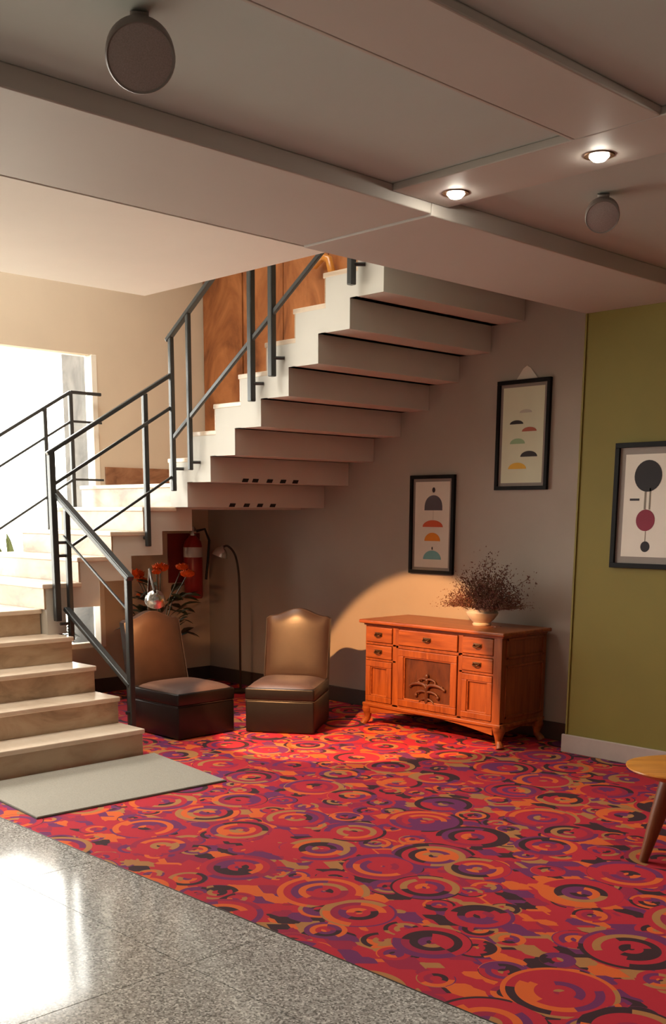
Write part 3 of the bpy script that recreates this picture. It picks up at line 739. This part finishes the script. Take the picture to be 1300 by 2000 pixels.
def leafmesh(b, c, d, L, w, nrm):
    d = d.normalized(); s = d.cross(nrm).normalized(); n = s.cross(d)
    ring = [(0, 0), (.25, .7), (.5, 1), (.78, .62), (1, 0)]; mid = []; le = []; ri = []
    for u, h in ring:
        p = c+d*L*u-n*(.18*L*u*u); mid.append(b.verts.new(p)); 
        le.append(b.verts.new(p+s*w*h*.5+n*w*.14*h) if h else mid[-1]); ri.append(b.verts.new(p-s*w*h*.5+n*w*.14*h) if h else mid[-1])
    for i in range(4):
        for sd in (le, ri):
            f = list(dict.fromkeys((mid[i], mid[i+1], sd[i+1], sd[i])))
            if len(f) > 2: b.faces.new(f)
for k in range(100):
    b = bmnew(); a = rr.uniform(0, 2*PI); rad = rr.uniform(.02, .30)
    c = Vector((FX+rad*math.cos(a), FY+rad*math.sin(a)*.8, rr.uniform(.56, .98)-rad*.35)); d = Vector((math.cos(a), math.sin(a), rr.uniform(-.3, .9)))
    leafmesh(b, c, d, rr.uniform(.10, .18), rr.uniform(.05, .085), Vector((rr.gauss(0, .3), rr.gauss(0, .3), 1))); obj('leaf', b, M_['leaf'], fl, world=True, smooth=80)

EX, EY = XL+.115, 6.03
fe = thing('fire_extinguisher', 'red fire extinguisher with white band hung in the stair corner', 'extinguisher', (XL, EY, .78))
b = bmnew(); lathe(b, [(0, 0), (.075, 0), (.085, .02), (.085, .46), (.075, .51), (.04, .55), (.028, .565), (0, .565)], 32, Matrix.Translation((EX, EY, .78))); obj('cylinder', b, M_['extred'], fe, world=True, smooth=40)
b = bmnew(); lathe(b, [(.0862, .37), (.0862, .46)], 32, Matrix.Translation((EX, EY, .78))); obj('label_band', b, M_['white'], fe, world=True, smooth=40)
b = bmnew(); lathe(b, [(0, .56), (.03, .56), (.03, .62), (.02, .64), (0, .64)], 16, Matrix.Translation((EX, EY, .78))); bar(b, (EX-.0, EY, 1.41), (EX+.06, EY-.10, 1.45), .022, .012); bar(b, (EX, EY, 1.395), (EX+.06, EY-.10, 1.40), .022, .01); ball(b, (EX+.035, EY+.0, 1.375), .016)
obj('valve', b, M_['chrome'], fe, world=True, smooth=40)
b = bmnew(); tube(b, [(EX, EY+.03, 1.38), (EX+.05, EY+.10, 1.40), (EX+.08, EY+.125, 1.30), (EX+.085, EY+.10, 1.1), (EX+.07, EY+.09, .95)], .012, 8); obj('hose', b, M_['black'], fe, world=True, smooth=60)
b = bmnew(); box(b, XL+.001, XL+.03, EY-.03, EY+.03, 1.15, 1.25); obj('wall_bracket', b, M_['black'], fe, world=True)
b = bmnew(); box(b, XL+.001, XL+.012, EY-.20, EY+.16, .92, 1.36, .002); tag(obj('wall_sign', b, plain('dark_red_board', (120, 36, 34), .5)), 'dark red board on the wall behind the extinguisher', 'sign')

# ------------------------------------------------------------------ things outside the window
pb = thing('window_planter', 'pale planter of upright green leaves outside beside the stairs', 'planter', (-8.36, 4.4, 0))
b = bmnew(); box(b, -8.52, -8.20, 4.0, 4.72, 0, 1.10, .01); obj('planter_box', b, M_['greymarble'], pb, world=True)
for (y, z0, L) in ((4.28, 1.08, .38), (4.44, 1.08, .30), (4.35, 1.08, .2), (4.12, 1.08, .26)):
    for q in range(2):
        b = bmnew(); leafmesh(b, Vector((-8.30, y+.02*q, z0)), Vector((.05, .05-.12*q, 1)), L*(1-.15*q), .085, Vector((1, .3, 0))); obj('leaf', b, M_['leaf2'], pb, world=True, smooth=80)
pt = thing('dark_pot', 'dark round pot with low bush outside, seen through the low part of the window', 'pot', (-8.45, 4.94, 0))
b = bmnew(); lathe(b, [(0, 0), (.14, 0), (.18, .36), (.19, .38), (.16, .38), (0, .35)], 28); obj('body', b, M_['black'], pt, smooth=40)
b = bmnew()
for k in range(160):
    a = rr.uniform(0, 2*PI); rad = rr.uniform(0, .12); leafmesh(b, Vector((rad*math.cos(a), rad*math.sin(a), rr.uniform(.36, .58)-rad*.3)), Vector((math.cos(a), math.sin(a), rr.uniform(-.2, 1))), .09, .05, Vector((0, 0, 1)))
tag(obj('foliage', b, plain('blackish_leaf', (16, 20, 12), .5), pt, smooth=80), kind='stuff')

# ------------------------------------------------------------------ ceiling fittings
def downlight(x, y, z, label, watts, tilt=0):
    t = thing('recessed_spotlight', label, 'spotlight', (x, y, z), 0, 'recessed ceiling spotlights')
    b = bmnew(); lathe(b, [(.036, -.004), (.052, -.004), (.054, 0), (.054, .0), (.034, -.0005)], 32); obj('trim_ring', b, M_['bronze'], t, smooth=40)
    b = bmnew(); lathe(b, [(0, -.022), (.022, -.018), (.035, -.006), (.036, .0)], 28); obj('lens', b, M_['lens'], t, smooth=60)
    L = bpy.data.lights.new('spot_light', 'SPOT'); L.energy = watts; L.color = (1.0, .92, .80); L.spot_size = math.radians(120); L.spot_blend = .8; L.shadow_soft_size = .03
    o = bpy.data.objects.new('spot_light', L); C.objects.link(o); o.parent = t; o.location = (0, 0, -.035)
    return t
DW = 9
downlight(-2.948, 3.597, 2.80, 'lit recessed spotlight in the cross beam, nearer the stairs', DW)
downlight(-2.298, 3.597, 2.80, 'lit recessed spotlight in the cross beam, nearer the right edge', DW)
for x, y, z, lab in ((-1.648, 3.597, 2.80, 'added fill spotlight in the cross beam, first beyond the right picture edge'), (-.998, 3.597, 2.80, 'added fill spotlight in the cross beam, second beyond the right picture edge'),
                     (-2.1, .8, 2.80, 'added fill spotlight in the narrow beam above the terrazzo'), (-2.1, -1.2, 2.80, 'added fill spotlight in the narrow beam at the wall behind the viewer'),
                     (.4, .8, 2.83, 'added fill spotlight in the panel right above the viewer'), (.4, -1.4, 2.83, 'added fill spotlight in the panel behind the viewer')):
    downlight(x, y, z, lab, DW*2.6)  # unseen spotlights added to brighten the near part of the hall
# adjustable warm spotlight in the white slab, just left of the view, aimed at the chair and sideboard
ws = thing('swivel_spotlight', 'warm swivel spotlight in the white slab, just left of the view', 'spotlight', (-4.9, 2.2, ZB))
wa = Vector((-.100, .803, -.588)).normalized()
q = Matrix.Translation((0, 0, -.035)) @ wa.to_track_quat('Z', 'Y').to_matrix().to_4x4()
b = bmnew(); lathe(b, [(.05, -.003), (.07, -.003), (.072, 0), (.048, -.0005)], 32); obj('trim_ring', b, M_['bronze'], ws, smooth=40)
b = bmnew(); lathe(b, [(0, -.03), (.04, -.03), (.045, .03), (.04, .03), (.036, -.015), (0, -.015)], 28, q); obj('housing', b, M_['bronze'], ws, smooth=40)
b = bmnew(); lathe(b, [(0, .012), (.036, .010)], 28, q); obj('lens', b, M_['bulb'], ws, smooth=60)
L = bpy.data.lights.new('swivel_light', 'SPOT'); L.energy = 1350; L.color = (1.0, .47, .17); L.spot_size = 2*math.radians(15.2); L.spot_blend = .14; L.shadow_soft_size = .025
o = bpy.data.objects.new('swivel_light', L); C.objects.link(o); o.parent = ws
o.matrix_basis = Matrix.Translation(Vector((0, 0, -.035))+wa*.05) @ wa.to_track_quat('-Z', 'Y').to_matrix().to_4x4()

def speaker(x, y, z, label, r, aim):
    """drum speaker on a short stub, tilted towards the seats"""
    t = thing('ceiling_speaker', label, 'speaker', (x, y, 2.83), 0, 'round ceiling speakers')
    a = Vector(aim).normalized(); p = a.orthogonal().normalized(); q = a.cross(p); c = Vector((0, 0, z-2.83))
    M = Matrix(((p.x, q.x, a.x, c.x), (p.y, q.y, a.y, c.y), (p.z, q.z, a.z, c.z), (0, 0, 0, 1)))
    b = bmnew(); lathe(b, [(0, -.05), (r*.8, -.05), (r, -.035), (r*1.02, -.004), (r*.97, .004), (r*.92, .0)], 40, M); obj('ring', b, M_['grillering'], t, smooth=40)
    b = bmnew(); lathe(b, [(0, .006), (r*.6, .005), (r*.93, .0)], 40, M); obj('grille', b, M_['grille'], t, smooth=60)
    b = bmnew(); tube(b, [(0, 0, 0), c-a*.04], .025, 14); obj('mounting_stub', b, M_['grillering'], t, smooth=50)
speaker(-2.572, 1.825, 2.72, 'large round dark ceiling speaker in the panel nearest the viewer', .09, (.55, -.38, -.62))
speaker(-2.60, 4.115, 2.74, 'smaller round dark ceiling speaker beyond the lit spotlights', .068, (.42, -.62, -.62))
